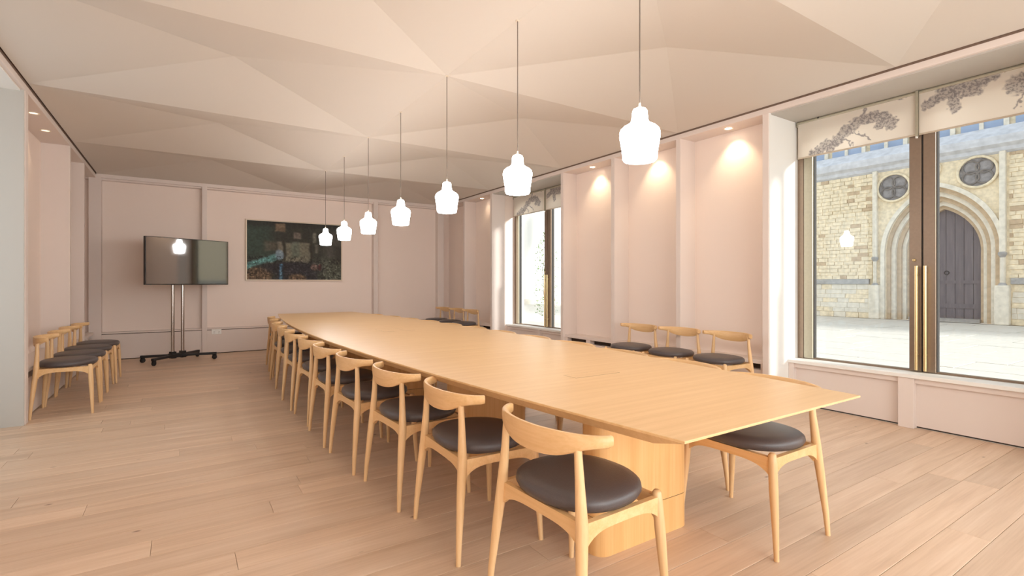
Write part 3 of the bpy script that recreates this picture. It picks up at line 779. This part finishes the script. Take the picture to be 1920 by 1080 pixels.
rg = MB(); rg.tube([(.60, -.02+.06*math.cos(a*PI/6), 1.55+.06*math.sin(a*PI/6)) for a in range(13)], .012, 6); rg.build('ring_handle', BLACK, dr, True)
# shafts beside the arch, with bases and capitals
for yy in (1.72, -1.44-.06):
    part('buttress_strip', STONEW, bd, (-.14, .02, yy-.07, yy+.07, 2.0, 5.05), bevel=.02)
    part('buttress_base', STONEW, bd, (-.22, .02, yy-.16, yy+.16, 0, 1.15), bevel=.03)
    MB().tube([(-.10, yy, 1.15), (-.10, yy, 2.0)], .055, 12).build('shaft', STONEW, bd, True)
    MB().lathe([(.055, 1.96), (.075, 2.0), (.10, 2.05), (.10, 2.10), (.07, 2.12)], -.10, yy, 14).build('capital', STONEG, bd, 40)
    MB().lathe([(.10, 1.12), (.10, 1.17), (.07, 1.21), (.055, 1.23)], -.10, yy, 14).build('shaft_base', STONEG, bd, 40)
# traceried roundels in the spandrels
for yy, zz in ((1.2, 4.42), (-.93, 4.55), (.2, 4.83)):
    r = .46 if zz < 4.8 else .24
    rr_ = MB(); rr_.tube([(-.05, yy+r*math.cos(a*PI/12), zz+r*math.sin(a*PI/12)) for a in range(25)], .04, 8, False); ro_ = rr_.build('roundel_ring', STONE, bd, True)
    dk = MB().lathe([(.0, 0), (r, 0), (r, .03), (0, .03)], n=24, close=False); do = dk.build('roundel_field', STONEG2, bd, 40); do.rotation_euler = (0, -PI/2, 0); do.location = (.02, yy, zz)
    for k in range(4):
        a = k*PI/2+PI/4; q = MB(); rr2 = r*.42
        q.tube([(-.03, yy+r*.48*math.cos(a)+rr2*math.cos(b_*PI/8), zz+r*.48*math.sin(a)+rr2*math.sin(b_*PI/8)) for b_ in range(17)], .025, 6, False); q.build('roundel_foil', STONED, bd, True)
# cornice, parapet, upper windows
part('string_course', STONEG, bd, (-.08, .02, 1.9, 6.5, 1.18, 1.36), (-.08, .02, -16, -1.66, 1.18, 1.36), bevel=.02)
cz = MB()
for yy0, yy1 in ((-16, 6.5),):
    prof = [(0, 5.0), (-.10, 5.06), (-.14, 5.16), (-.30, 5.24), (-.34, 5.36), (-.36, 5.46), (.25, 5.86), (.7, 5.86), (.7, 5.0)]
    nn = len(prof); cz.add([(a, yy0, z) for a, z in prof]+[(a, yy1, z) for a, z in prof], [tuple(range(nn)), tuple(range(2*nn-1, nn-1, -1))]+[(i, (i+1) % nn, nn+(i+1) % nn, nn+i) for i in range(nn)])
cz.build('cornice', STONEC, bd)
part('upper_wall', STONE, bd, (.55, 1.2, -16, 6.5, 5.8, 8.6))
for k in range(-6, 5):
    yy = k*1.25+.35
    f = part('upper_window', SLATE, bd, (.50, .56, yy-.5, yy+.5, 5.9, 8.0)); 
    part('window_mullion', STONEW, f, (.44, .52, yy-.05, yy+.05, 5.88, 8.0), (.44, .52, yy-.62, yy-.5, 5.88, 8.0))
# ashlar blocks
def block_mesh(mat):
    mm = MB(); e = .02; mm.prism([(0, .012), (0, .988), (1, .988), (1, .012)][::-1], .03, .97); return mm.mesh('stone_block', mat)
bms = [block_mesh(q) for q in (STONEW, STONE, STONEW, STONEW)]
def blocks(y0, y1, z0, z1, hz, wmin, wmax, single, mm=None):
    z = z0; r = 0
    while z < z1-.01:
        h = min(hz*random.uniform(.85, 1.15), z1-z)
        if z1-(z+h) < hz*.4: h = z1-z
        y_ = y0-(random.random()*wmin if True else 0)
        while y_ < y1-.01:
            wd = random.uniform(wmin, wmax); a, b = max(y_, y0), min(y_+wd, y1)
            if b-a > .05:
                px = random.uniform(.012, .04)
                if single:
                    o = inst('stone_block', random.choice(bms), bd, (-px, a, z), (px+.05, b-a, h))
                else: (mm if random.random() < .9 else MS3).box(-px, .03, a+.008, b-.008, z+.008, z+h-.008)
            y_ += wd
        z += h; r += 1
blocks(1.90, 4.6, .0, 1.18, .17, .30, .55, True); blocks(-3.2, -1.68, 0, 1.18, .17, .30, .55, True)
ms = MB(); ms2 = MB(); MS3 = MB()
blocks(1.82, 4.8, 1.36, 5.0, .13, .2, .42, False, ms); blocks(-4.2, -1.62, 1.36, 5.0, .13, .2, .42, False, ms); blocks(4.6, 6.45, 0, 1.18, .17, .3, .55, False, ms2); blocks(-9, -3.2, 0, 1.18, .17, .3, .55, False, ms2)
tag(MS3.build('brown_stone_courses', STONE2, bd), 'browner stones scattered in the wall', kind='stuff'); tag(ms.build('stone_courses', STONE, bd), 'small honey stone courses', kind='stuff'); tag(ms2.build('stone_plinth_courses', STONEW, bd), 'plinth stone courses', kind='stuff')

nw = empty('sun_blocking_wing', (1.2, -6.2, 0)); tag(nw, 'plain stone block added out of view behind the viewpoint to shade the end window', 'building')  # unseen block, added to keep the sun out of the end window
part('wall', EARTH, nw, (-6, 4.4, -3, 0, 0, 5.2)); part('roof_coping', STONEG, nw, (-6.1, 4.5, -3.1, .1, 5.2, 5.4)); part('base_course', STONEW, nw, (-6, 4.4, 0, .06, 0, .35))
# white building closing the courtyard, and a slim shrub by the far window
eb = empty('white_building', (15, 24, 0)); tag(eb, 'bright white rendered building at the end of the courtyard, seen through the far window', 'building')
part('wall', RENDERW, eb, (-9, 14, 0, 4, 0, 9))
part('roof_coping', STONEG, eb, (-9.1, 14, -.12, 4.1, 9, 9.25)); part('base_course', STONEW, eb, (-9, 14, -.06, .02, 0, .3))
sh = empty('slim_shrub', (9.2, 12.2, 0)); tag(sh, 'slim pale green climbing shrub standing outside the far window', 'shrub')
st = MB()
for k in range(5):
    a = k*1.26; st.tube([(0, 0, 0), (.08*math.cos(a), .08*math.sin(a), 1.0), (.16*math.cos(a+.4), .16*math.sin(a+.4), 2.4)], [.018, .012, .004], 6)
st.build('stem', BARK, sh, True)
lf = MB()
for k in range(900):
    z = random.uniform(.25, 2.75); rad = .36*math.sqrt(random.random())*(1 if z < 2.2 else (2.9-z)/.7); a = random.random()*6.283
    c = Vector((rad*math.cos(a), rad*math.sin(a), z)); d = Vector((random.uniform(-1, 1), random.uniform(-1, 1), random.uniform(-.6, .6))).normalized(); e = d.cross(Vector((random.uniform(-1, 1), random.uniform(-1, 1), 1))).normalized()
    s = random.uniform(.025, .045); lf.add([c-d*s, c+e*s*.5, c+d*s, c-e*s*.5], [(0, 1, 2, 3)])
tag(lf.build('foliage', LEAF, sh), 'small pale green leaves', kind='stuff')
